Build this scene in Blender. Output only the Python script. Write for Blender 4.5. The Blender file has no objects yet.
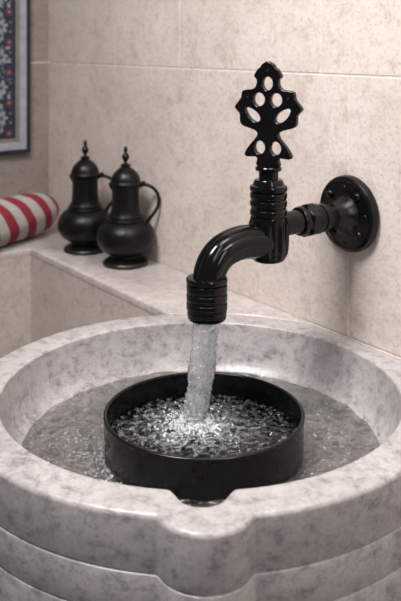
import bpy, math, random
from mathutils import Vector, Matrix, noise
random.seed(7)
C = bpy.context.scene.collection
PI = math.pi
H0 = 0.96                        # camera height above the floor
F = 850.0
PHI = math.radians(35.4)
D = Vector((-math.sin(PHI), math.cos(PHI), 0))      # along the back wall, away from the camera
N = Vector((math.cos(PHI), math.sin(PHI), 0))       # into the back wall
WALL = 0.748                     # back wall plane: P.N
SIDE = 1.579                     # left wall plane: P.D
RIM = H0 - 0.3596                # basin rim = ledge top
def w(s, n, z): return D * s + N * n + Vector((0, 0, z))

# ------------------------------------------------------------------ helpers
class MB:
    def __init__(s): s.v = []; s.f = []; s.m = []
    def add(s, vs, fs, mi=0):
        b = len(s.v); s.v += [tuple(v) for v in vs]
        for f in fs: s.f.append(tuple(i + b for i in f)); s.m.append(mi)
    def grid(s, rows, closed=True, capa=False, capb=False, mi=0):
        n = len(rows[0]); vs = [p for r in rows for p in r]; fs = []
        for i in range(len(rows) - 1):
            for j in range(n if closed else n - 1):
                k = (j + 1) % n
                fs.append((i*n+j, i*n+k, (i+1)*n+k, (i+1)*n+j))
        if capa: fs.append(tuple(reversed(range(n))))
        if capb: fs.append(tuple((len(rows)-1)*n + j for j in range(n)))
        s.add(vs, fs, mi)
    def lathe(s, prof, o=(0,0,0), ax=(0,0,1), seg=64, capa=True, capb=True, mi=0, fn=None):
        o = Vector(o); ax = Vector(ax).normalized()
        u = ax.orthogonal().normalized() if abs(ax.z) < .9 else Vector((1,0,0))
        u = (u - ax * u.dot(ax)).normalized(); v = ax.cross(u)
        rows = []
        for r, h in prof:
            row = []
            for j in range(seg):
                a = 2*PI*j/seg
                rr = fn(r, h, a) if fn else r
                row.append(o + ax*h + (u*math.cos(a) + v*math.sin(a))*rr)
            rows.append(row)
        s.grid(rows, True, capa, capb, mi)
    def tube(s, pts, rad, seg=20, caps=True, fn=None, mi=0):
        pts = [Vector(p) for p in pts]; rows = []; up = None
        for i, p in enumerate(pts):
            t = (pts[min(i+1, len(pts)-1)] - pts[max(i-1, 0)]).normalized()
            if up is None: up = t.orthogonal().normalized()
            up = (up - t*up.dot(t)).normalized(); b = t.cross(up)
            r = rad[i] if isinstance(rad, (list, tuple)) else rad
            rows.append([p + (up*math.cos(2*PI*j/seg) + b*math.sin(2*PI*j/seg)) *
                         (r*(fn(i, 2*PI*j/seg) if fn else 1)) for j in range(seg)])
        s.grid(rows, True, caps, caps, mi)
    def box(s, o, ex, ey, ez, a, b, mi=0, bev=0.0):
        # box in the frame o + ex,ey,ez from corner a to corner b, front (-ey) edges bevelled
        o = Vector(o)
        def P(x, y, z): return o + ex*x + ey*y + ez*z
        x0,y0,z0 = a; x1,y1,z1 = b; e = bev
        vs = [P(x0+e,y0,z0+e),P(x1-e,y0,z0+e),P(x1-e,y0,z1-e),P(x0+e,y0,z1-e),
              P(x0,y0+e,z0),P(x1,y0+e,z0),P(x1,y0+e,z1),P(x0,y0+e,z1),
              P(x0,y1,z0),P(x1,y1,z0),P(x1,y1,z1),P(x0,y1,z1)]
        fs = [(0,1,2,3)]
        for q in (0,4):
            for j in range(4):
                k=(j+1)%4; fs.append((q+j,q+4+j,q+4+k,q+k))
        fs.append((11,10,9,8)); s.add(vs, fs, mi)
    def build(s, name, mats, parent=None, smooth=35, org=None):
        me = bpy.data.meshes.new(name)
        org = Vector(org) if org is not None else Vector((0,0,0))
        me.from_pydata([Vector(v) - org for v in s.v], [], s.f)
        for m in (mats if isinstance(mats, list) else [mats]): me.materials.append(m)
        me.polygons.foreach_set('material_index', s.m)
        if smooth:
            me.polygons.foreach_set('use_smooth', [True]*len(me.polygons))
            me.update(); me.set_sharp_from_angle(angle=math.radians(smooth))
        me.update()
        o = bpy.data.objects.new(name, me); C.objects.link(o)
        if parent: o.parent = parent
        elif org.length: o.location = org
        return o
def fix_normals(o):
    import bmesh
    bm = bmesh.new(); bm.from_mesh(o.data); bmesh.ops.recalc_face_normals(bm, faces=bm.faces); bm.to_mesh(o.data); bm.free()
    return o
def tag(o, label, cat, group=None, kind=None):
    o['label'] = label; o['category'] = cat
    if group: o['group'] = group
    if kind: o['kind'] = kind
    return o
def struct(o): o['kind'] = 'structure'; return o
def thing(name, loc, label, cat, group=None):
    o = bpy.data.objects.new(name, None); C.objects.link(o); o.location = loc
    o.empty_display_size = .02
    return tag(o, label, cat, group)
def crv(pts, k=8):
    """Catmull-Rom through points of any dimension"""
    out = []; P = [pts[0]] + list(pts) + [pts[-1]]
    for i in range(1, len(P)-2):
        for j in range(k):
            t = j/k
            out.append(tuple(.5*((2*b)+(c-a)*t+(2*a-5*b+4*c-d)*t*t+(3*b-a-3*c+d)*t**3)
                       for a,b,c,d in zip(P[i-1],P[i],P[i+1],P[i+2])))
    out.append(tuple(pts[-1])); return out

# ------------------------------------------------------------------ materials
class NT:
    def __init__(s, name):
        s.mat = bpy.data.materials.new(name); s.mat.use_nodes = True
        s.t = s.mat.node_tree; s.b = s.t.nodes['Principled BSDF']; s.out = s.t.nodes['Material Output']
    def n(s, typ, **kw):
        x = s.t.nodes.new(typ)
        for k, v in kw.items():
            if k in x.inputs: x.inputs[k].default_value = v
            else: setattr(x, k, v)
        return x
    def l(s, a, b): s.t.links.new(a, b)
    def coord(s, scale=(1,1,1), rot=(0,0,0)):
        g = s.n('ShaderNodeNewGeometry'); m = s.n('ShaderNodeMapping'); m.inputs['Scale'].default_value = scale
        m.inputs['Rotation'].default_value = rot
        s.l(g.outputs['Position'], m.inputs['Vector']); return m.outputs[0]
    def noise(s, vec, scale, detail=6, rough=.6, dist=0):
        x = s.n('ShaderNodeTexNoise', Scale=scale, Detail=detail, Roughness=rough, Distortion=dist)
        s.l(vec, x.inputs['Vector']); return x.outputs['Fac']
    def ramp(s, fac, stops):
        r = s.n('ShaderNodeValToRGB'); e = r.color_ramp.elements
        while len(e) < len(stops): e.new(.5)
        for q, (p, c) in zip(e, stops):
            q.position = p; q.color = (c[0], c[1], c[2], 1) if not isinstance(c, (int, float)) else (c, c, c, 1)
        s.l(fac, r.inputs[0]); return r.outputs[0]
    def mix(s, fac, a, b, mode='MIX'):
        m = s.n('ShaderNodeMix', data_type='RGBA', blend_type=mode)
        for sock, v in ((m.inputs[0], fac), (m.inputs[6], a), (m.inputs[7], b)):
            if hasattr(v, 'links') or hasattr(v, 'is_linked'): s.l(v, sock)
            else: sock.default_value = v if isinstance(v, float) else (v[0], v[1], v[2], 1)
        return m.outputs[2]
    def bump(s, h, strength=.2, dist=.001):
        b = s.n('ShaderNodeBump', Strength=strength, Distance=dist); s.l(h, b.inputs['Height'])
        s.l(b.outputs[0], s.b.inputs['Normal'])
    def set(s, **kw):
        for k, v in kw.items(): s.b.inputs[k.replace('_', ' ')].default_value = v
        return s

def stone_wall(name, base, dark, light):
    m = NT(name); rot=(0,0,-PHI)
    v = m.coord((1,1,1)); v2 = m.coord((1,1,2.6), )
    a = m.ramp(m.noise(v, 6, 6, .65, .1), [(.3, dark), (.52, base), (.72, light)])
    b = m.ramp(m.noise(v2, 75, 8, .72, .3), [(.34, .62), (.50, .95), (.62, 1.0)])
    c = m.mix(.40, a, b, 'MULTIPLY')
    d = m.ramp(m.noise(v, 34, 8, .74, .2), [(.36, (.60,.54,.50)), (.49, (1,1,1)), (.66, (1.0,1.0,1.0))])
    c = m.mix(.42, c, d, 'MULTIPLY')
    e = m.ramp(m.noise(v, 210, 4, .65), [(.36, .50), (.47, 1.0)])
    c = m.mix(.38, c, e, 'MULTIPLY')
    m.l(c, m.b.inputs['Base Color'])
    m.bump(m.noise(v, 130, 6, .7), .25, .0012)
    m.set(Roughness=.55); m.b.inputs['Specular IOR Level'].default_value = .35
    return m.mat
def marble(name, base, vein, rough=.34):
    m = NT(name); v = m.coord()
    cloud = m.ramp(m.noise(v, 9, 5, .6, .5), [(.30, [x*.80 for x in base]), (.55, base), (.75, [min(1, x*1.08) for x in base])])
    # soft grey flecks
    fl = m.ramp(m.noise(m.coord((1,1,1.3)), 68, 9, .76, .2), [(.36, vein), (.47, (.80,.79,.80)), (.57, (1,1,1))])
    c = m.mix(.75, cloud, fl, 'MULTIPLY')
    sp = m.ramp(m.noise(v, 330, 3, .6), [(.36, (.55,.54,.55)), (.46, (1,1,1))]); c = m.mix(.35, c, sp, 'MULTIPLY')
    # thin veins: |noise-.5|
    nz = m.noise(m.coord((1,1,1.3),(.4,.5,.3)), 14, 9, .70, .5)
    s1 = m.n('ShaderNodeMath', operation='SUBTRACT'); s1.inputs[1].default_value = .5; m.l(nz, s1.inputs[0])
    s2 = m.n('ShaderNodeMath', operation='ABSOLUTE'); m.l(s1.outputs[0], s2.inputs[0])
    vn = m.ramp(s2.outputs[0], [(0, (.50,.49,.51)), (.018, (.86,.86,.87)), (.05, (1,1,1))])
    gate = m.ramp(m.noise(v, 6, 3, .5), [(.45, 0.0), (.62, 1.0)])
    vm = m.mix(gate, (1,1,1), vn)
    c = m.mix(.6, c, vm, 'MULTIPLY')
    m.l(c, m.b.inputs['Base Color'])
    m.bump(m.noise(v, 160, 5, .6), .10, .0008)
    m.set(Roughness=rough); m.b.inputs['Subsurface Weight'].default_value = .0
    return m.mat
def metal(name, col, rough, spec=.5, metallic=0.0, bump=0.0, scale=120, coat=0.0, var=0.0):
    m = NT(name); m.set(Roughness=rough, Metallic=metallic); m.b.inputs['Specular IOR Level'].default_value = spec
    v = m.coord()
    c = m.ramp(m.noise(v, scale*.4, 5, .6), [(.35, [x*.75 for x in col]), (.65, [x*1.3 for x in col])])
    m.l(c, m.b.inputs['Base Color'])
    if var:
        r = m.ramp(m.noise(v, scale*.5, 5, .65), [(.3, rough-var), (.7, rough+var)]); m.l(r, m.b.inputs['Roughness'])
    if coat: m.b.inputs['Coat Weight'].default_value = coat; m.b.inputs['Coat Roughness'].default_value = .12
    if bump: m.bump(m.noise(v, scale, 5, .6), bump, .0006)
    return m.mat
def plain(name, col, rough=.6, scale=60, amt=.15):
    m = NT(name); v = m.coord()
    c = m.ramp(m.noise(v, scale, 4, .6), [(.3, [x*(1-amt) for x in col]), (.7, [min(1,x*(1+amt)) for x in col])])
    m.l(c, m.b.inputs['Base Color']); m.set(Roughness=rough); return m.mat

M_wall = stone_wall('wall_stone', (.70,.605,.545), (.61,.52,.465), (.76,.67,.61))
M_side_shaded = stone_wall('shaded_side_wall_stone', (.30,.25,.225), (.25,.205,.185), (.33,.275,.25))  # wall stone made darker: the left corner's shade is put into its colour
M_grout = plain('pale_grout', (.66,.60,.55), .8)
M_floor = stone_wall('floor_stone', (.30,.26,.24), (.25,.22,.20), (.34,.30,.28))
M_ceil = plain('ceiling_plaster', (.72,.69,.66), .8)
M_ledge = marble('ledge_marble', (.50,.44,.42), (.66,.64,.64), .32)
M_basin = marble('basin_marble', (.475,.438,.430), (.34,.325,.33), .33)
M_bench = stone_wall('bench_stone', (.46,.39,.355), (.39,.33,.30), (.50,.43,.39))
M_black = metal('black_lacquered_metal', (.0025,.0025,.003), .13, .32, 0, .04, 60, .0, .04)
M_blackpipe = metal('matt_black_pipe', (.003,.003,.0035), .26, .32, 0, .2, 160, .0, .06)
M_pan = metal('black_enamel', (.003,.003,.0035), .24, .34, 0, .15, 120, .0, .07)
M_pitcher = metal('dark_patinated_pewter', (.010,.0098,.0098), .36, .45, .6, .35, 200, 0, .08)
M_pitcher_foot = metal('worn_bronze', (.045,.038,.034), .36, .5, .8, .3, 200, 0, .06)

def water(name, tint, rough, white=0.0, bscale=0, bstr=0.0, bd=.002):
    m = NT(name)
    m.set(Roughness=rough, IOR=1.333); m.b.inputs['Transmission Weight'].default_value = 1 - white
    m.b.inputs['Base Color'].default_value = (*tint, 1)
    if bscale: m.bump(m.noise(m.coord(), bscale, 4, .6, .4), bstr, bd)
    return m.mat
M_w_basin = water('clear_basin_water', (.46,.455,.44), .015, .0, 85, 1.0, .007)
def painted_glints(mat):
    # reflected light streaks painted as thin pale wavering lines, and a stronger mirror sheen
    t = mat.node_tree; nd = t.nodes; L = t.links; b = nd['Principled BSDF']; b.inputs['IOR'].default_value = 1.4
    b.inputs['Coat Weight'].default_value = 1; b.inputs['Coat Roughness'].default_value = .02; b.inputs['Coat IOR'].default_value = 1.45
    bp = [x for x in nd if x.type == 'BUMP'][0]; L.new(bp.outputs[0], b.inputs['Coat Normal'])
    g = nd.new('ShaderNodeNewGeometry'); n1 = nd.new('ShaderNodeTexNoise'); n1.inputs['Scale'].default_value = 38
    n1.inputs['Detail'].default_value = 7; n1.inputs['Roughness'].default_value = .66; n1.inputs['Distortion'].default_value = 1.4; L.new(g.outputs['Position'], n1.inputs['Vector'])
    a = nd.new('ShaderNodeMath'); a.operation = 'SUBTRACT'; a.inputs[1].default_value = .5; L.new(n1.outputs['Fac'], a.inputs[0])
    c = nd.new('ShaderNodeMath'); c.operation = 'ABSOLUTE'; L.new(a.outputs[0], c.inputs[0])
    rp = nd.new('ShaderNodeValToRGB'); e = rp.color_ramp.elements
    e[0].position = 0; e[0].color = (.80,.80,.80,1); e[1].position = .022; e[1].color = (1,1,1,1); L.new(c.outputs[0], rp.inputs[0]); L.new(rp.outputs[0], b.inputs['Transmission Weight'])
    r2 = nd.new('ShaderNodeValToRGB'); e = r2.color_ramp.elements
    e[0].position = .0; e[0].color = (.85,.84,.82,1); e[1].position = .06; e[1].color = (.36,.355,.34,1); L.new(c.outputs[0], r2.inputs[0]); L.new(r2.outputs[0], b.inputs['Base Color'])
painted_glints(M_w_basin)
M_w_pan = water('churned_pan_water', (.80,.83,.85), .02, .0, 260, .35)
def foamy(mat, lo, hi, spread):
    # air churned into the water: white specks, thickest round the point where the stream falls in
    t = mat.node_tree; nd = t.nodes; L = t.links; b = nd['Principled BSDF']
    g = nd.new('ShaderNodeNewGeometry'); d = nd.new('ShaderNodeVectorMath'); d.operation = 'DISTANCE'
    d.inputs[1].default_value = (-.0072, .890, H0-.400); L.new(g.outputs['Position'], d.inputs[0])
    n1 = nd.new('ShaderNodeTexNoise'); n1.inputs['Scale'].default_value = 190; n1.inputs['Detail'].default_value = 5; n1.inputs['Roughness'].default_value = .7
    L.new(g.outputs['Position'], n1.inputs['Vector'])
    mr = nd.new('ShaderNodeMapRange'); mr.inputs['From Min'].default_value = .008; mr.inputs['From Max'].default_value = spread
    mr.inputs['To Min'].default_value = .16; mr.inputs['To Max'].default_value = -.03; L.new(d.outputs['Value'], mr.inputs['Value'])
    ad = nd.new('ShaderNodeMath'); L.new(n1.outputs['Fac'], ad.inputs[0]); L.new(mr.outputs[0], ad.inputs[1])
    rp = nd.new('ShaderNodeValToRGB'); e = rp.color_ramp.elements
    e[0].position = lo; e[0].color = (1,1,1,1); e[1].position = hi; e[1].color = (.58,.58,.58,1); L.new(ad.outputs[0], rp.inputs[0])
    L.new(rp.outputs[0], b.inputs['Transmission Weight'])
foamy(M_w_pan, .50, .72, .070)
M_stream = water('falling_water', (.99,.99,1.0), .03, .14, 300, .4)
M_foam = water('aerated_foam', (.97,.98,1.0), .12, .6)
M_bubble = water('bubble_water', (.96,.98,1.0), .03, .03)

# ------------------------------------------------------------------ camera
cam = bpy.data.cameras.new('camera'); co = bpy.data.objects.new('camera', cam); C.objects.link(co)
co.location = (0, 0, H0); co.rotation_euler = (PI/2, 0, 0)
cam.sensor_fit = 'HORIZONTAL'; cam.sensor_width = 36; cam.lens = 36*F/401
cam.shift_y = -(300.5-43)/401
cam.clip_start = .01
cam.dof.use_dof = True; cam.dof.focus_distance = .87; cam.dof.aperture_fstop = 13.0
bpy.context.scene.camera = co

# ------------------------------------------------------------------ room shell
Z = Vector((0,0,1))
def tiled(name, ex, ey, off, rows, x_min, x_max, mats):
    mb = MB(); g = .0008
    for z0, z1, seams in rows:
        xs = [x_min] + sorted(seams) + [x_max]
        for a, b in zip(xs, xs[1:]):
            mb.box((0,0,0), ex, ey, Z, (a+g, off, z0+g), (b-g, off+.02, z1-g), 0, .0009)
    mb.box((0,0,0), ex, ey, Z, (x_min, off+.0007, rows[0][0]), (x_max, off+.06, rows[-1][1]), 1)
    return struct(mb.build(name, mats, smooth=0))
zs = H0 - .0392
H_CEIL = 2.35
tiled('wall_back', D, N, WALL, [
    (0, zs-.64, [-.6,-.28,.05,.37,.69,1.01,1.33]), (zs-.64, zs-.32, [-.45,-.12,.2,.52,.84,1.16,1.44]),
    (zs-.32, zs, [-.54,-.22,.10,.42,.740,.9086]), (zs, zs+.32, [-.80,-.49,-.17,.15,.469,.789,1.1086]),
    (zs+.32, zs+.64, [-.6,-.28,.05,.37,.69,1.01,1.33]), (zs+.64, H_CEIL, [-.45,-.12,.2,.52,.84,1.16,1.44])],
    -.9, SIDE, [M_wall, M_grout])
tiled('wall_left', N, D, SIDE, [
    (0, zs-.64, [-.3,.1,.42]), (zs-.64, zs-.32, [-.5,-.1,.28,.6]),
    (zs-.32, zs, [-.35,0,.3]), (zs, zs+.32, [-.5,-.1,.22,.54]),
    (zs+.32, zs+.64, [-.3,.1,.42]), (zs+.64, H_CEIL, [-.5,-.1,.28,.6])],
    -1.1, WALL, [M_side_shaded, M_grout])
mb = MB(); mb.box((0,0,0), D, N, Z, (-.9,-1.1,-.05), (SIDE+.06,WALL+.06,0)); struct(mb.build('floor', M_floor, smooth=0))
mb = MB(); mb.box((0,0,0), D, N, Z, (-.9,-1.1,H_CEIL), (SIDE+.06,WALL+.06,H_CEIL+.05)); struct(mb.build('ceiling', M_ceil, smooth=0))

# basin centre, and the ledge that wraps round it
BC = Vector((0, .89, 0)); BS = BC.dot(D); BN = BC.dot(N)
FRONT = .622; LS = 1.390; R_OUT = .2445
gap = WALL - BN                       # basin centre to wall
def slab(outline, z0, z1, e, mat, name):
    """flat slab with softly rounded top edge, outline counter-clockwise in (s,n)"""
    n = len(outline)
    def inset(d):
        out = []
        for i in range(n):
            a = Vector(outline[i-1]); b = Vector(outline[i]); c = Vector(outline[(i+1) % n])
            t1 = (b-a).normalized(); t2 = (c-b).normalized()
            n1 = Vector((-t1.y, t1.x)); n2 = Vector((-t2.y, t2.x))
            m = (n1+n2); m = m / max(.3, m.dot(n1)) if m.length > 1e-6 else n1
            out.append(b + m*d)
        return out
    mb = MB(); rows = []
    for d, z in [(0, z0), (0, z1-e), (e*.3, z1-e*.3), (e, z1)]:
        rows.append([w(p[0], p[1], z) for p in inset(d)])
    mb.grid(rows, True, True, True)
    return mb
def arc_pts(a0, a1, r, k=28):
    return [(BS + r*math.cos(a0+(a1-a0)*i/k), BN + r*math.sin(a0+(a1-a0)*i/k)) for i in range(k+1)]
RA = R_OUT + .0014
WX = WALL + .007; SX = SIDE + .007      # bedded a little into the walls
aw = math.asin(min(1, (WX-BN)/RA)) if RA > WX-BN else PI/2
af = math.asin((FRONT-BN)/RA)
# (s,n): far side piece, L-shaped
L = [(SX, WX), (SX, -1.0), (LS, -1.0), (LS, FRONT)] + arc_pts(af, aw, RA)
def area(P): return sum(P[i-1][0]*P[i][1]-P[i][0]*P[i-1][1] for i in range(len(P)))
def ccw(P): return P if area(P) > 0 else P[::-1]
R_ = [(-.9, WX)] + arc_pts(PI-aw, PI-af, RA) + [(-.9, FRONT)]
a = slab(ccw(L), RIM-.012, RIM, .0045, M_ledge, 'x'); b = slab(ccw(R_), RIM-.012, RIM, .0045, M_ledge, 'x')
a.add(b.v, b.f); o = a.build('trim_1', M_ledge, smooth=50); fix_normals(o); struct(o)
ins = .0006
L2 = [(SX, WX), (SX, -1.0), (LS+ins, -1.0), (LS+ins, FRONT+ins)] + arc_pts(math.asin((FRONT+ins-BN)/RA), aw, RA)
R2 = [(-.9, WX)] + arc_pts(PI-aw, PI-math.asin((FRONT+ins-BN)/RA), RA) + [(-.9, FRONT+ins)]
a = slab(ccw(L2), 0, RIM-.012, .0001, M_bench, 'x'); b = slab(ccw(R2), 0, RIM-.012, .0001, M_bench, 'x')
a.add(b.v, b.f); o = a.build('wall_bench', M_bench, smooth=30); fix_normals(o); struct(o)

# ------------------------------------------------------------------ stone basin
LIP_C, LIP_R = .2283, .0395
NO_C, NO_R = .2050, .0248
R_IN = .2055
th = []
nf, nb = 500, 220
for i in range(nf): th.append(-PI/2 - .34 + .68*i/nf)
for i in range(nb): th.append(-PI/2 + .34 + (2*PI-.68)*i/nb)
def smax(a, b, k): 
    h = max(k-abs(a-b), 0)/k; return max(a, b) + h*h*k*.25
def ray(c, rho, dl):
    q = rho*rho - (c*math.sin(dl))**2
    return c*math.cos(dl) + math.sqrt(q) if q > 0 else None
def r_outer(t, base, lip=1.0):
    dl = t + PI/2; dl = (dl+PI) % (2*PI) - PI
    r = base
    if abs(dl) < .4:
        q = ray(LIP_C, LIP_R, dl - .017)
        if q: r = smax(base, base + (q - R_OUT)*lip, .0035)
    # the back is cut flat where it stands against the wall
    cn = math.cos(t)*N.x + math.sin(t)*N.y
    if cn > .2: r = min(r, (gap - .0006)/cn)
    return r
def r_inner(t, base, nt):
    dl = t + PI/2; dl = (dl+PI) % (2*PI) - PI
    r = base
    if abs(dl) < .3 and nt > 0:
        x = abs(dl - .006)*R_IN/.0262
        if x < 1.3: r = base + (smax(R_IN, R_IN - .008 + .0325*(1 - x**2.6), .012) - R_IN)*nt
    return r
def contour(fn): return [Vector((math.cos(t)*fn(t), math.sin(t)*fn(t))) for t in th]
def offs(P, d):
    n = len(P); out = []
    for i in range(n):
        t = (P[(i+1) % n] - P[i-1]).normalized(); nn = Vector((t.y, -t.x))   # outward
        out.append(P[i] + nn*d)
    return out
rows = []
def ring(P, z): rows.append([Vector((p.x + BC.x, p.y + BC.y, z)) for p in P])
z = RIM
# outer skin from the floor upwards: foot, stem, swelling bowl, banded drum
prof = [(.165,0),(.165,.05),(.158,.056),(.140,.075),(.128,.12),(.126,.20),(.134,.27),(.158,.33),(.196,.385),(.224,.42),(.2375,.455)]
for r, zz in crv(prof, 3): ring(contour(lambda t: r_outer(t, r, max(0, min(1, (zz-.25)/.2)))), zz)
b0 = contour(lambda t: r_outer(t, R_OUT+.0007)); b1 = contour(lambda t: r_outer(t, R_OUT+.0004)); b2 = contour(lambda t: r_outer(t, R_OUT))
for P, z0, z1 in ((b0, .4585, z-.0800), (b1, z-.0790, z-.0465), (b2, z-.0455, z)):
    top = z1 == z
    ring(offs(P, -.0012), z0-.0001); ring(offs(P, -.0004), z0+.0003); ring(P, z0+.0016)
    if not top:
        ring(P, z1-.0016); ring(offs(P, -.0004), z1-.0003); ring(offs(P, -.0011), z1+.0001)
e = .0048
for k in range(0, 7):
    a = k/6*PI/2; ring(offs(b2, -e*(1-math.cos(a))), z - e + e*math.sin(a))
inn = contour(lambda t: r_inner(t, R_IN, 1))
def relax(P, it):
    for _ in range(it):
        Q = P[:]
        for i in range(8, nf-8): Q[i] = (P[i-1] + P[i]*2 + P[i+1])/4
        P = Q
    return P
inn = relax(inn, 60)
e = .0026
ring([a*.45+b*.55 for a, b in zip(offs(b2,-.0048), offs(inn, e))], z)
for k in range(0, 6):
    a = k/5*PI/2; ring(offs(inn, e*(1-math.sin(a))), z - e*(1-math.cos(a)))
for r, dz, nt in [(.2045,.010,1),(.2025,.020,1),(.2000,.032,1),(.1955,.044,.95),(.1900,.052,.6),(.1830,.0585,.2),(.172,.0650,0),(.158,.0695,0),(.135,.0712,0),(.09,.0712,0),(.05,.0712,0),(.012,.0712,0)]:
    ring(relax(contour(lambda t: r_inner(t, r, nt)), 60), z - dz)
mb = MB(); mb.grid(rows, True, True, True)
o = mb.build('marble_basin', M_basin, smooth=40, org=(BC.x, BC.y, 0)); fix_normals(o)
tag(o, 'large round pale grey marble wash basin with a notched front lip under the tap', 'basin')

# ------------------------------------------------------------------ round black pan inside the basin
PC = Vector((.0035, .870, 0)); PR = .1022; PZ = H0 - .3755; PB = RIM - .0710
pan = thing('round_pan', (PC.x, PC.y, PB), 'round shallow black metal pan sitting in the basin under the falling water', 'pan')
mb = MB()
p = [(.0005, .0002),(PR-.006,.0002),(PR-.0025,.0015),(PR-.0012,.005),(PR-.0006,PZ-PB-.003),(PR-.0003,PZ-PB-.002),
     (PR-.0030,PZ-PB-.002),(PR-.0034,.006),(PR-.007,.0030),(.0005,.0028)]
mb.lathe(p, (0,0,0), seg=160); fix_normals(mb.build('pan_body', M_pan, pan, 45))
mb = MB(); rr = .0021
mb.lathe([(PR-.0016+rr*1.0*math.cos(a*PI/8), PZ-PB-.0021+rr*math.sin(a*PI/8)) for a in range(17)], seg=160, capa=False, capb=False)
fix_normals(mb.build('rolled_rim', M_pan, pan, 60))

# ------------------------------------------------------------------ water
SP = Vector((.0066, .900, 0))              # spout axis
LAND = SP - N*.017                         # where the stream lands
PW = H0 - .4000; BW = H0 - .4140
def fbm(x, y, z, s, o=3):
    v = 0; a = 1
    for i in range(o): v += a*noise.noise(Vector((x*s, y*s, z*s+i*7))); s *= 2; a *= .5
    return v
def disc(name, cx, cy, r0, rfun, z, nr, na, hf, mat):
    mb = MB(); rows = []
    for i in range(nr+1):
        row = []
        for j in range(na):
            t = 2*PI*j/na; r = r0 + (rfun(t)-r0)*i/nr
            x = cx + r*math.cos(t); y = cy + r*math.sin(t)
            row.append(Vector((x, y, z + hf(x, y))))
        rows.append(row)
    mb.grid(rows[::-1], True, False, r0 < .002)
    return mb
def h_pan(x, y):
    d = math.hypot(x-LAND.x, (y-LAND.y))
    amp = .0008 + .0030*math.exp(-(d/.035)**2)
    return (amp*fbm(x, y, 0, 140, 3) + .0016*math.exp(-(d/.05)**2)*math.sin(d*520 + 2*noise.noise(Vector((x*40,y*40,0))))
            + .0075*math.exp(-(d/.013)**2)*(1+.5*noise.noise(Vector((x*300,y*300,3)))) + .0007*fbm(x,y,5,45,2))
mb = disc('w', PC.x, PC.y, .0008, lambda t: PR-.0037, PW, 130, 360, h_pan, M_w_pan)
pw = thing('pan_water', (PC.x, PC.y, PW), 'churning clear water with white foam filling the round black pan', 'water')
mb.build('water_surface', M_w_pan, pw, 180, org=(PC.x, PC.y, PW))
def h_bas(x, y):
    return .0022*fbm(x+.01*noise.noise(Vector((x*30,y*30,1))), y, 0, 48, 4) + .0008*noise.noise(Vector((x*150, y*150, 9)))
def r_w(t):                                # waterline on the bowl, seen from the pan centre
    c, s = math.cos(t), math.sin(t); ox, oy = PC.x-BC.x, PC.y-BC.y; R = .1850
    b = ox*c + oy*s; return -b + math.sqrt(b*b - (ox*ox+oy*oy) + R*R)
mb = disc('w', PC.x, PC.y, PR+.0002, r_w, BW, 70, 420, h_bas, M_w_basin)
bw = thing('basin_water', (PC.x, PC.y, BW), 'shallow rippled water standing in the marble basin around the black pan', 'water')
mb.build('water_surface', M_w_basin, bw, 180, org=(PC.x, PC.y, BW))

# falling stream
ZT = H0 - .288
def stream_rows(r_top, r_bot, n, seg, amp, ph):
    rows = []
    for i in range(n+1):
        f = i/n; zz = ZT + (PW + .001 - ZT)*f
        c = SP + (LAND - SP)*(f**1.35)
        r = r_top + (r_bot-r_top)*min(1, f*1.1)
        if f > .93: r += .008*((f-.93)/.07)**2
        row = []
        for j in range(seg):
            a = 2*PI*j/seg; ca, sa = math.cos(a), math.sin(a)
            k = 1 + (amp*(.35+.65*min(1,f*2)))*(noise.noise(Vector((ca*2.3+ph, sa*2.3, f*5))) + .8*noise.noise(Vector((ca*6, sa*6+ph, f*17)))
                 + .55*noise.noise(Vector((ca*11, sa*11+ph, f*42))) + .35*noise.noise(Vector((ca*19, sa*19+ph, f*85))))
            row.append(Vector((c.x + ca*r*k, c.y + sa*r*k, zz)))
        rows.append(row)
    return rows
stream = thing('falling_water_stream', (LAND.x, LAND.y, PW), 'clear bubbly column of water falling from the black tap into the pan', 'water')
mb = MB(); mb.grid(stream_rows(.0134, .0120, 220, 110, .21, 0), True, False, False)
fix_normals(mb.build('outer_sheet', M_stream, stream, 180, org=(LAND.x, LAND.y, PW)))
mb = MB()
def blob(mb, c, r, k=0):
    # small low-poly ball
    vs = []; n = 7
    vs.append((c[0], c[1], c[2]-r)); 
    for i in range(1, 4):
        a = -PI/2 + PI*i/4
        for j in range(n): vs.append((c[0]+r*math.cos(a)*math.cos(2*PI*j/n), c[1]+r*math.cos(a)*math.sin(2*PI*j/n), c[2]+r*math.sin(a)))
    vs.append((c[0], c[1], c[2]+r)); fs = []
    for j in range(n):
        q = (j+1) % n; fs.append((0, 1+q, 1+j)); fs.append((1+2*n+j, 1+2*n+q, 1+3*n))
        for i in (0, 1): fs.append((1+i*n+j, 1+i*n+q, 1+(i+1)*n+q, 1+(i+1)*n+j))
    mb.add(vs, fs)
# threads and bubbles of air inside the column
for q in range(60):
    a0 = random.random()*2*PI; rr = .0085*math.sqrt(random.random()); f0 = random.random()*.75; ln = .08+.22*random.random()
    pts = []; rad = []
    for i in range(13):
        f = min(.985, f0 + ln*i/12); c = SP + (LAND-SP)*(f**1.35); r_ = rr*(1-.15*f)
        a = a0 + .5*noise.noise(Vector((q, f*12, 0)))
        pts.append((c.x+r_*math.cos(a), c.y+r_*math.sin(a), ZT+(PW-ZT)*f)); rad.append(.00018+.0009*math.sin(PI*i/12)*(.5+random.random()*.6))
    mb.tube(pts, rad, 7)
for q in range(1900):
    f = random.random()**.75*.98; a = random.random()*2*PI; r_ = .0124*random.random()**.4*(1-.12*f)
    c = SP + (LAND-SP)*(f**1.35)
    blob(mb, (c.x+r_*math.cos(a), c.y+r_*math.sin(a), ZT+(PW-ZT)*f), .0003+.0008*random.random()**2)
o = mb.build('air_bubbles', M_foam, stream, 180, org=(LAND.x, LAND.y, PW)); o['kind'] = 'stuff'
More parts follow.
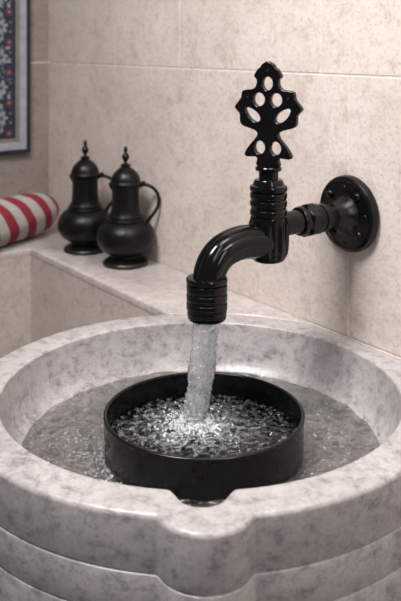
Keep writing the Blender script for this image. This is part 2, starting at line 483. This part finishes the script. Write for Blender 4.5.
# splash foam heaped where it lands + drops thrown about the pan
mb = MB()
for q in range(1500):
    d = abs(random.gauss(0, .014)); a = random.random()*2*PI
    x = LAND.x + d*math.cos(a)*1.1; y = LAND.y + d*math.sin(a)
    if math.hypot(x-PC.x, y-PC.y) > PR-.006: continue
    hh = .011*math.exp(-(d/.013)**2)*random.random()
    blob(mb, (x, y, PW + h_pan(x, y)*.7 + hh), .0005 + .0014*random.random()**2)
for q in range(140):
    a = random.random()*2*PI; d = .013 + .02*random.random(); 
    blob(mb, (LAND.x+d*math.cos(a), LAND.y+d*math.sin(a), PW+.004+.016*random.random()**2), .0004+.0007*random.random())
o = mb.build('splash_foam', M_foam, pw, 180, org=(PC.x, PC.y, PW)); o['kind'] = 'stuff'
mb = MB()
for q in range(2600):
    a = random.random()*2*PI; d = (PR-.007)*math.sqrt(random.random()); x = PC.x+d*math.cos(a); y = PC.y+d*math.sin(a)
    dl = math.hypot(x-LAND.x, y-LAND.y)
    if fbm(x, y, 2, 60, 2) + random.random()*.8 - dl*4 < .0: continue
    blob(mb, (x, y, PW + h_pan(x, y)), .0004+.0011*random.random()**2.5)
o = mb.build('bubbles', M_bubble, pw, 180, org=(PC.x, PC.y, PW)); o['kind'] = 'stuff'
mb = MB()
for q in range(420):
    a = -PI/2 + random.gauss(-.85, .5); d = PR + .001 + abs(random.gauss(0, .012))
    x = PC.x+d*math.cos(a); y = PC.y+d*math.sin(a)
    if abs(x-.002) < .035: continue
    blob(mb, (x, y, BW + h_bas(x, y)), .00025+.0006*random.random()**2)
for q in range(120):
    a = random.random()*2*PI; d = PR + .003 + .05*random.random(); x = PC.x+d*math.cos(a); y = PC.y+d*math.sin(a)
    if math.hypot(x-BC.x, y-BC.y) > .168: continue
    blob(mb, (x, y, BW + h_bas(x, y)), .0004+.0008*random.random())
o = mb.build('bubbles', M_foam, bw, 180, org=(PC.x, PC.y, BW)); o['kind'] = 'stuff'

# ------------------------------------------------------------------ tap
S0 = Vector((.0069, .906, 0))
def tp(px):                       # distance from spout axis into the wall for a pixel column of the tap plane
    k = (px-200.5)/F; return (k*S0.y - S0.x)/(N.x - N.y*k)
def P3(t, z): return S0 + N*t + Vector((0,0,z))
def zz(px, y):                    # height at that column
    t = tp(px); return H0 - (y-43)/F*(S0.y + N.y*t)
def pt(px, y): return P3(tp(px), zz(px, y))
TB = tp(268.6); BP = P3(TB, 0); YB = BP.y; K = YB/F
ZP = H0 - .2063
tap = thing('black_water_tap', P3(WALL - S0.dot(N), ZP), 'glossy black ornamental water tap with pierced handle mounted on the stone wall', 'tap')
OT = tap.location
def tb(mb, name, mat, par=None, sm=40, rec=True):
    o = mb.build(name, mat, par or tap, sm, org=OT)
    if rec: fix_normals(o)
    return o
def zb(y): return H0 - (y-43)*K
# body with raised ribs
def r_(px): return px*K
mb = MB()
bp = [(1.5,263.5),(4,262.5),(9,261),(14,260.5),(16.5,258),(18.3,253),(19.3,245),(19.5,232),(19.2,224),(18.6,219),(18,216)]
def fl(r, h, a):
    zl = (h - zb(262))/(zb(216)-zb(262)); env = max(0, min(1, (zl-.08)*8))*max(0, min(1, (.95-zl)*5))
    return r + r_(2.2)*env*max(0, math.cos(a*8+.9))**1.3 - r_(1.2)*env
mb.lathe([(r_(r), zb(y)) for r, y in crv(bp, 4)], (BP.x, BP.y, 0), seg=144, fn=fl)
tb(mb, 'valve_body', M_black)
# ringed bonnet
mb = MB(); bp = [(17.2,217.5)]
for y0 in (215.5, 206.5, 198.5):
    bp += [(17.5,y0),(18.2,y0-.6),(18.6,y0-1.6),(18.7,y0-5.0),(18.3,y0-6.2),(17.5,y0-6.9)]
bp += [(17.0,191),(18.6,190.2),(18.9,188.8),(18.9,186.6),(18.3,185.4),(17.0,185),(15.8,184.2),(15.2,182),(14.2,179.8),(13.8,179.2),(10,178.8),(9.2,178.4)]
mb.lathe([(r_(r), zb(y)) for r, y in bp], (BP.x, BP.y, 0), seg=96)
tb(mb, 'bonnet', M_black, sm=30)
mb = MB()
bp = [(9.8,180),(9.8,171.5),(10.6,170.8),(12.6,170.4),(13.2,169.6),(13.2,167.4),(12.6,166.6),(10,166.2),(8.6,165.6),(.3,165.4)]
mb.lathe([(r_(r), zb(y)) for r, y in bp], (BP.x, BP.y, 0), seg=72)
tb(mb, 'spindle', M_black, sm=30)
# spout: fluted bent tube
cl = [(270,241.5),(256,241.5),(243,242.5),(232,246),(222,252),(214.5,261),(210,272),(208,284)]
pts = [pt(x, y) for x, y in crv(cl, 8)]
n = len(pts); rad = [r_(17.0) + (r_(15.0)-r_(17.0))*i/(n-1) for i in range(n)]
def flute(i, a):
    e = max(0, min(1, (i-4)/6))*max(0, min(1, (n-1-i)/5+.4))
    return 1 + e*(.085*abs(math.cos(a*3.5))**.7 - .06)
mb = MB(); mb.tube(pts, rad, 144, True, flute); tb(mb, 'spout', M_black, sm=60)
# outlet collar
KS = S0.y/F
def zs_(y): return H0 - (y-43)*KS
cp = [(12.5,318.5),(14,319.5),(18.2,319),(19.3,317.5),(19.9,314),(19.9,311.5),(19.8,310.4)]
for y0 in (309.5, 300.5, 291.5):
    cp += [(19.8,y0),(20.4,y0-.5),(20.6,y0-1.3),(20.6,y0-6.6),(20.4,y0-7.4),(19.8,y0-7.9)]
cp += [(19.2,283),(20.6,282.2),(20.9,280.8),(20.9,278.5),(20.2,277.2),(18,276.8),(13,276.6)]
mb = MB(); mb.lathe([(12.3*KS, zs_(300))]+[(r*KS, zs_(y)) for r, y in cp], (S0.x, S0.y, 0), seg=96, capb=False)
tb(mb, 'outlet_collar', M_black, sm=30)
# inlet pipe, hex nut, ringed neck, flange
tF = (WALL - S0.dot(N))
def pipe(name, prof, mat, seg=72, sm=35, fn=None, par=None):
    mb = MB(); mb.lathe([(r, h) for r, h in prof], P3(0, ZP), N, seg=seg, fn=fn); return tb(mb, name, mat, par, sm)
t0 = tp(286); t1 = tp(300.5)
pipe('inlet_pipe', [(.0135, TB+.01), (.0135, t1+.02)], M_blackpipe)
pipe('union_collar', [(.0130,t1-.004),(.0160,t1-.0035),(.0168,t1-.002),(.0168,t1+.004),(.0162,t1+.0055),(.0150,t1+.006)], M_blackpipe)
def hexf(r, h, a):
    q = (a % (PI/3)) - PI/6; return min(r, .0178/math.cos(q))
pipe('hex_nut', [(.0150,t1+.0045),(.0172,t1+.005),(.0198,t1+.0065),(.0198,t1+.0165),(.0172,t1+.018),(.0140,t1+.0182)], M_blackpipe, 96, 25, hexf)
tn = t1+.018
pipe('ringed_neck', [(.0140,tn-.001),(.0172,tn),(.0176,tn+.002),(.0176,tn+.007),(.0168,tn+.008),(.0150,tn+.0085),(.0150,tn+.011),(.0165,tn+.012),(.0165,tn+.017),(.0152,tn+.018),(.0148,tF-.030)], M_blackpipe)
R = .0458
fp = [(.0145,tF-.040),(.0150,tF-.034),(.0165,tF-.028),(.0195,tF-.021),(.0225,tF-.0165),(.0240,tF-.0145),(.0255,tF-.0138),
      (.0395,tF-.0132),(.0402,tF-.0138),(.0408,tF-.0140),(.0424,tF-.0136),(.0448,tF-.0118),(R,tF-.0095),(R+.0004,tF-.0065),(R+.0004,tF-.0035),(R-.0010,tF-.0010),(R-.0030,tF-.0004)]
fo = pipe('wall_flange', fp, M_blackpipe, 128, 28)
v1 = D*-1; v2 = Z
for k in range(8):
    a = PI/8*0 + k*PI/4 + PI/4*0
    ang = a + math.radians(3)
    c = P3(0, ZP) + (v1*math.cos(ang) + v2*math.sin(ang))*.0322
    mb = MB()
    if k % 2:
        mb.lathe([(.0050, tF-.0132),(.0050,tF-.0142),(.0046,tF-.0156),(.0034,tF-.0170),(.0018,tF-.0178),(.0003,tF-.018)][::1], c, N, seg=28)
        tb(mb, 'screw', M_black, fo, 60)
    else:
        mb.lathe([(.0034,tF-.0133),(.0030,tF-.0140),(.0022,tF-.0139),(.0018,tF-.0133)], c, N, seg=24, capb=False)
        tb(mb, 'bolt_hole', M_black, fo, 60)
# pierced ornamental handle
def smooth_closed(P, k=5, tension=.5):
    out = []; n = len(P)
    for i in range(n):
        a,b,c,d = P[i-1],P[i],P[(i+1)%n],P[(i+2)%n]
        for j in range(k):
            t = j/k
            out.append(tuple(.5*((2*b[q])+(c[q]-a[q])*t+(2*a[q]-5*b[q]+4*c[q]-d[q])*t*t+(3*b[q]-a[q]-3*c[q]+d[q])*t**3) for q in (0,1)))
    return out
sx = .965*K/4.62/math.cos(math.radians(27)); sy = K/4.62
half = [(0,36),(14,42),(24,50),(31,62),(44,72),(56,92),(57,98),(48,108),(45,118),(46,136),(56,156),(74,166),(98,169),(114,172),(119,180),(121,198),(130,214),(150,240),(151,248),(138,262),(129,276),(128,300),(124,318),(108,328),(80,336),(58,344),(46,354),(42,366),(50,386),(70,410),(92,438),(103,460),(101,467),(84,467),(58,466),(46,472),(43,484),(42,512)]
half = [(x, y) for x, y in half]
outl = half + [(-x, y) for x, y in half[::-1] if x > 0]
cu = bpy.data.curves.new('handle_curve', 'CURVE'); cu.dimensions = '2D'; cu.fill_mode = 'BOTH'
cu.extrude = .0022; cu.bevel_depth = .0018; cu.bevel_resolution = 3
yc = 274
def spl(P):
    s = cu.splines.new('POLY'); s.points.add(len(P)-1); s.use_cyclic_u = True
    for q, (x, y) in zip(s.points, P): q.co = (x*sx, -(y-yc)*sy, 0, 1)
spl(smooth_closed(outl, 3))
def ell(cx, cy, rx, ry, rot=0, k=32):
    return [(cx + rx*math.cos(2*PI*i/k)*math.cos(rot) - ry*math.sin(2*PI*i/k)*math.sin(rot),
             cy + rx*math.cos(2*PI*i/k)*math.sin(rot) + ry*math.sin(2*PI*i/k)*math.cos(rot)) for i in range(k)]
g = 5.5    # the bevel eats into the holes
for cx, cy, rx, ry, ro in [(0,131,26,33,0),(-41,206,29,33,0),(41,206,29,33,0),(-38,428,27,32,0),(38,428,27,32,0)]:
    spl(ell(cx, cy, rx+g, ry+g, ro)[::-1])
for sg in (-1, 1):
    P = []
    for i in range(36):
        a = 2*PI*i/36; u = math.cos(a)*52; v_ = math.sin(a)*(23+g)*(1-.18*math.cos(a)*sg*sg)
        an = math.radians(-42 if sg > 0 else 42)
        uu = u*sg; P.append((sg*73 + uu*math.cos(an) - v_*math.sin(an), 276 + uu*math.sin(an) + v_*math.cos(an)))
    spl(P[::-1])
tmp = bpy.data.objects.new('tmp_handle', cu); C.objects.link(tmp)
dg = bpy.context.evaluated_depsgraph_get(); dg.update()
me = bpy.data.meshes.new_from_object(tmp.evaluated_get(dg)); bpy.data.objects.remove(tmp)
me.name = 'pierced_handle'; me.materials.clear(); me.materials.append(M_black)
me.polygons.foreach_set('use_smooth', [True]*len(me.polygons)); me.set_sharp_from_angle(angle=math.radians(38))
ha = bpy.data.objects.new('pierced_handle', me); C.objects.link(ha); ha.parent = tap
HY = zb(55 + yc/4.62)
# face turned a little to the camera's left
HR = Matrix.Rotation(math.radians(-4.5-27), 4, 'Z') @ Matrix.Rotation(PI/2, 4, 'X')
ha.matrix_local = Matrix.Translation(Vector((BP.x, BP.y, HY)) - OT) @ HR
for cx, cy in ((0,71),(-97,200),(97,200)):
    mb = MB(); c = (cx*sx, -(cy-yc)*sy, .0037)
    mb.lathe([(.0020, -.0006),(.0020,.0002),(.0014,.0007),(.0006,.0003),(.0002,.0002)], c, (0,0,1), seg=20)
    fix_normals(mb.build('stud', M_black, ha, 60))

# ------------------------------------------------------------------ pitchers
def make_pitcher(loc, label):
    t = thing('lidded_pitcher', loc, label, 'pitcher', 'dark pitchers on the ledge')
    q = .000485
    body = [(.3,2),(60,2),(70,1),(74,4),(75,9),(71,15),(64,19),(57,24),(51,30),(52,36),(64,41),(77,50),(88,62),(95,77),(97.5,93),(96,110),(89,126),(77,140),(67,147),(63,148),(65,150),(65,153),(62,155),(57,156),(56,159),(58,161),(58,164),(54,167),(52,170),(49,180),(47,198),(46,220),(46,240),(47,255),(48,263),(48.5,267),(47,268.5),(.3,268.5)]
    mb = MB(); mb.lathe([(r*q, h*q) for r, h in crv(body[5:], 2)], seg=96); fix_normals(mb.build('pitcher_body', M_pitcher, t, 50))
    mb = MB(); mb.lathe([(r*q, h*q) for r, h in [(.3,.5),(66,.5),(73,1.5),(76,5),(76,9),(72,14),(66,17.5),(60,21)]], seg=96); fix_normals(mb.build('foot', M_pitcher_foot, t, 50))
    mb = MB(); mb.lathe([(r*q, h*q) for r, h in [(.3,268),(50,268),(54,270),(55,273),(53,276),(51,278)] + crv([(50,279),(48.5,287),(45,297),(37,309),(26,319),(18,325)], 4) + [(15,323),(14,328),(17.5,330),(18,333),(14,336),(9,338),(.3,338)]], seg=72)
    lid = fix_normals(mb.build('lid', M_pitcher, t, 40))
    mb = MB(); mb.lathe([(r*q, h*q) for r, h in crv([(.3,334),(8,336),(6.5,341),(6,345),(9,350),(12,356),(12.5,362),(10,368),(6,373),(4.5,376),(6.5,380),(7,385),(5,391),(1.5,396),(.2,397)], 3)], seg=32)
    fix_normals(mb.build('finial', M_pitcher, lid, 60))
    # pouring lip
    mb = MB(); rows = []
    for i in range(7):
        f = i/6; rr_ = (17 - 12*f)*q; c = Vector((-(40+16*f)*q, 0, (252+17*f)*q))
        rows.append([c + Vector((math.cos(a*PI/6)*rr_*.5, math.sin(a*PI/6)*rr_, abs(math.cos(a*PI/6))*-rr_*.2)) for a in range(12)])
    mb.grid(rows, True, True, True); fix_normals(mb.build('pouring_lip', M_pitcher, t, 60))
    hp = crv([(44,262),(60,268),(80,264),(100,250),(111,228),(110,200),(98,176),(84,158),(74,143),(72,134)], 6)
    mb = MB(); pts = [Vector((x*q, 0, z_*q)) for x, z_ in hp]
    rad = [(7.2 - 1.8*math.sin(PI*i/(len(pts)-1)))*q for i in range(len(pts))]
    mb.tube(pts, rad, 16); blob(mb, (60*q, 0, 272*q), 9*q)
    fix_normals(mb.build('handle', M_pitcher, t, 60))
    return t
def copy_tree(o, parent=None):
    c = o.copy(); C.objects.link(c)
    if parent: c.parent = parent
    for ch in list(o.children): copy_tree(ch, c)
    return c
def on_ledge(px, py): 
    Y = .3596*F/(py-43); return Vector(((px-200.5)/F*Y, Y, RIM))
p1 = make_pitcher(on_ledge(125.6, 264.3), 'dark metal lidded pitcher on the marble ledge, the one nearer the tap and in front')
p1.rotation_euler.z = math.radians(-4)
p2 = copy_tree(p1); p2.location = on_ledge(85.2, 250.6); p2.rotation_euler.z = math.radians(-2)
p2['label'] = 'dark metal lidded pitcher on the ledge beside the striped cushion, partly behind its twin'

# ------------------------------------------------------------------ striped rolled cushion
m = NT('striped_cloth'); tc = m.n('ShaderNodeTexCoord'); sep = m.n('ShaderNodeSeparateXYZ'); m.l(tc.outputs['Object'], sep.inputs[0])
wob = m.noise(tc.outputs['Object'], 18, 2, .5)
ad = m.n('ShaderNodeMath', operation='MULTIPLY_ADD'); ad.inputs[1].default_value = .010; m.l(wob, ad.inputs[0]); tw = m.n('ShaderNodeMath', operation='MULTIPLY_ADD'); tw.inputs[1].default_value = .45
m.l(sep.outputs['Z'], tw.inputs[0]); m.l(sep.outputs['X'], tw.inputs[2]); m.l(tw.outputs[0], ad.inputs[2])
dv = m.n('ShaderNodeMath', operation='DIVIDE'); dv.inputs[1].default_value = .050; m.l(ad.outputs[0], dv.inputs[0])
fr = m.n('ShaderNodeMath', operation='FRACT'); m.l(dv.outputs[0], fr.inputs[0])
rp = m.ramp(fr.outputs[0], [(.0, (.42,.385,.355)), (.47, (.42,.385,.355)), (.50, (.24,.016,.032)), (.965, (.24,.016,.032))])
e = rp.node.color_ramp.elements.new(.995); e.color = (.42,.385,.355,1)
cl_ = m.mix(.35, rp, m.ramp(m.noise(m.coord(), 900, 2, .6), [(.3,.6),(.6,1.0)]), 'MULTIPLY')
m.l(cl_, m.b.inputs['Base Color']); m.bump(m.noise(m.coord(), 700, 3, .6), .6, .001); m.set(Roughness=.9)
M_cloth = m.mat
mb = MB(); Rb = .0400; Lc = .27
pr = []
for i in range(41):
    f = i/40; x = -Lc + Lc*f
    k = 1.0
    if f > .68: u = (f-.68)/.32; k = math.sqrt(max(0, 1-u**2.4))*(1-.10*u) 
    if f < .06: u = (.06-f)/.06; k = math.sqrt(max(0,1-u*u))
    pr.append((max(.0006, Rb*k), x))
for i in range(len(pr)-1, 0, -1): pass
def cush(r, h, a): return r*(1 + .018*math.sin(3*a+h*40) + .012*math.sin(a*7+h*25))
mb.lathe([pr[0]] + crv(pr, 1)[1:], (0,0,0), (1,0,0), seg=96, fn=cush)
low = min(v[2] for v in mb.v)
o = mb.build('rolled_cushion', M_cloth, smooth=70); fix_normals(o)
cpos = w(1.503, .722, RIM - low + .0004)
o.location = cpos; o.rotation_euler.z = math.atan2(N.y, N.x) + math.radians(27)
tag(o, 'red and white striped rolled cloth cushion lying on the ledge in the corner', 'cushion')

# ------------------------------------------------------------------ framed floral tile panel on the left wall
M_navy = plain('navy_tile_glaze', (.018,.022,.042), .3)
M_frame_dark = plain('dark_navy_frame', (.014,.016,.030), .35)
M_band = plain('pale_grey_band', (.33,.32,.35), .35)
M_line = plain('taupe_line', (.20,.175,.165), .5)
M_pale = plain('pale_glaze', (.26,.265,.275), .3); M_red = plain('brick_red_glaze', (.15,.035,.042), .3)
M_teal = plain('teal_glaze', (.05,.13,.15), .3); M_ochre = plain('ochre_glaze', (.28,.20,.12), .3); M_blue = plain('cobalt_glaze', (.03,.045,.11), .3)
FN = .7005; FZ = H0 - .2175; FW, FH = .46, .62
pn = thing('framed_tile_panel', w(SIDE, FN, FZ), 'framed blue floral tile panel hanging on the left wall above the striped cushion', 'wall panel')
OP = pn.location
# frame coordinates: u to the left of the right edge (-N), y out of the wall (-D), z up
def rect(mb, u0, u1, z0, z1, d0, d1, mi=0, bev=0.0):
    mb.box(OP, N*-1, D, Z, (u0, -d1, z0), (u1, -d0, z1), mi, bev)
def frame(name, i0, i1, d, mat):
    mb = MB()
    rect(mb, i0, FW-i0, i0, i1, .001, d, 0, .0008); rect(mb, i0, FW-i0, FH-i1, FH-i0, .001, d, 0, .0008)
    rect(mb, i0, i1, i1, FH-i1, .001, d, 0, .0008); rect(mb, FW-i1, FW-i0, i1, FH-i1, .001, d, 0, .0008)
    o = mb.build(name, mat, pn, 0, org=OP); fix_normals(o); return o
frame('outer_frame', 0, .0075, .014, M_frame_dark)
frame('pale_border', .0075, .0225, .012, M_band)
frame('inner_line', .0225, .0300, .010, M_line)
mb = MB(); rect(mb, .030, FW-.030, .030, FH-.030, .001, .008, 0)
def poly(P, d, mi):
    vs = [OP - N*u - D*d + Z*z_ for u, z_ in P]; mb.add(vs, [tuple(range(len(vs)))], mi)
U0, U1, Z0, Z1 = .031, FW-.031, .031, FH-.031
def inside(u, z_, r=0): return U0+r < u < U1-r and Z0+r < z_ < Z1-r
def flower(u, z_, r, mi, mj, k=6, d=.0084, rot=0):
    for i in range(k):
        a = rot + 2*PI*i/k; c = (u + r*.6*math.cos(a), z_ + r*.6*math.sin(a))
        poly([(c[0]+r*.42*math.cos(q*PI/4)*math.cos(a)-r*.26*math.sin(q*PI/4)*math.sin(a),
               c[1]+r*.42*math.cos(q*PI/4)*math.sin(a)+r*.26*math.sin(q*PI/4)*math.cos(a)) for q in range(8)], d, mi)
    poly([(u+r*.28*math.cos(q*PI/4), z_+r*.28*math.sin(q*PI/4)) for q in range(8)], d+.0003, mj)
def leaf(u, z_, ln, wd, a, mi, d=.0082):
    P = []
    for q in range(6): f = q/6; P.append((f*ln, wd*math.sin(PI*f)))
    for q in range(6): f = 1-q/6; P.append((f*ln, -wd*math.sin(PI*f)))
    poly([(u+x*math.cos(a)-y*math.sin(a), z_+x*math.sin(a)+y*math.cos(a)) for x, y in P], d, mi)
st = .033; nu = int((U1-U0)/st); nz_ = int((Z1-Z0)/st)
for i in range(nu+1):
    for j in range(nz_+1):
        u = U0 + .012 + i*st + (j % 2)*st*.5; z_ = Z0 + .010 + j*st*.9
        mi, mj = [(2,1),(1,2),(3,1),(1,5),(5,1),(1,2)][(i*5+j*3) % 6]
        if inside(u, z_, .0145): flower(u, z_, .0145, mi, mj, 6 if (i+j) % 2 else 8, rot=.3*i+j)
        elif inside(u, z_, .008): flower(u, z_, .008, mi, mj)
        for k in range(4):
            a = .6 + k*PI/2 + .7*(j % 3); x = u + .0185*math.cos(a); y = z_ + .0185*math.sin(a)
            if inside(x, y, .013): leaf(x, y, .013, .0035, a + .9, (1,4,6,1)[k])
        for k in range(7):
            a = k*2*PI/7; x = u + .021*math.cos(a); y = z_ + .021*math.sin(a)
            if inside(x, y, .003): poly([(x+.0021*math.cos(q*PI/3), y+.0021*math.sin(q*PI/3)) for q in range(6)], .0086, (1,6,5)[k % 3])
o = mb.build('tile_panel', [M_navy, M_pale, M_red, M_ochre, M_teal, M_blue, M_pale], pn, 0, org=OP)

# ------------------------------------------------------------------ light
def area(name, loc, target, size, energy, col=(1,1,1), sy=None):
    l = bpy.data.lights.new(name, 'AREA'); l.energy = energy; l.size = size; l.color = col
    if sy: l.shape = 'RECTANGLE'; l.size_y = sy
    o = bpy.data.objects.new(name, l); C.objects.link(o); o.location = loc
    o.rotation_euler = (Vector(target) - Vector(loc)).to_track_quat('-Z', 'Y').to_euler(); return o
kl = area('soft_key_light', (-.42, .52, 1.78), (.16, .95, .72), .40, 9.5, (1,.99,.985))  # unseen soft key light from the upper left, no window around it
kl.data.spread = math.radians(115)
area('high_soft_light', (.30, .55, 1.90), (.14, 1.0, .75), .5, 8.3, (1,.985,.98))
area('right_highlight_light', (.60, -.25, 1.45), (.05, .9, .7), .3, 5.0, (1,.98,.97), .9)  # narrow light added for highlights, not an actual window
wd = bpy.data.worlds.new('world'); bpy.context.scene.world = wd; wd.use_nodes = True
bg = wd.node_tree.nodes['Background']; bg.inputs[0].default_value = (.95,.96,1.0,1); bg.inputs[1].default_value = .13
sc = bpy.context.scene
sc.view_settings.view_transform = 'Standard'; sc.view_settings.look = 'None'; sc.view_settings.exposure = 0
sc.cycles.max_bounces = 14; sc.cycles.transmission_bounces = 12; sc.cycles.glossy_bounces = 6
sc.cycles.use_denoising = True
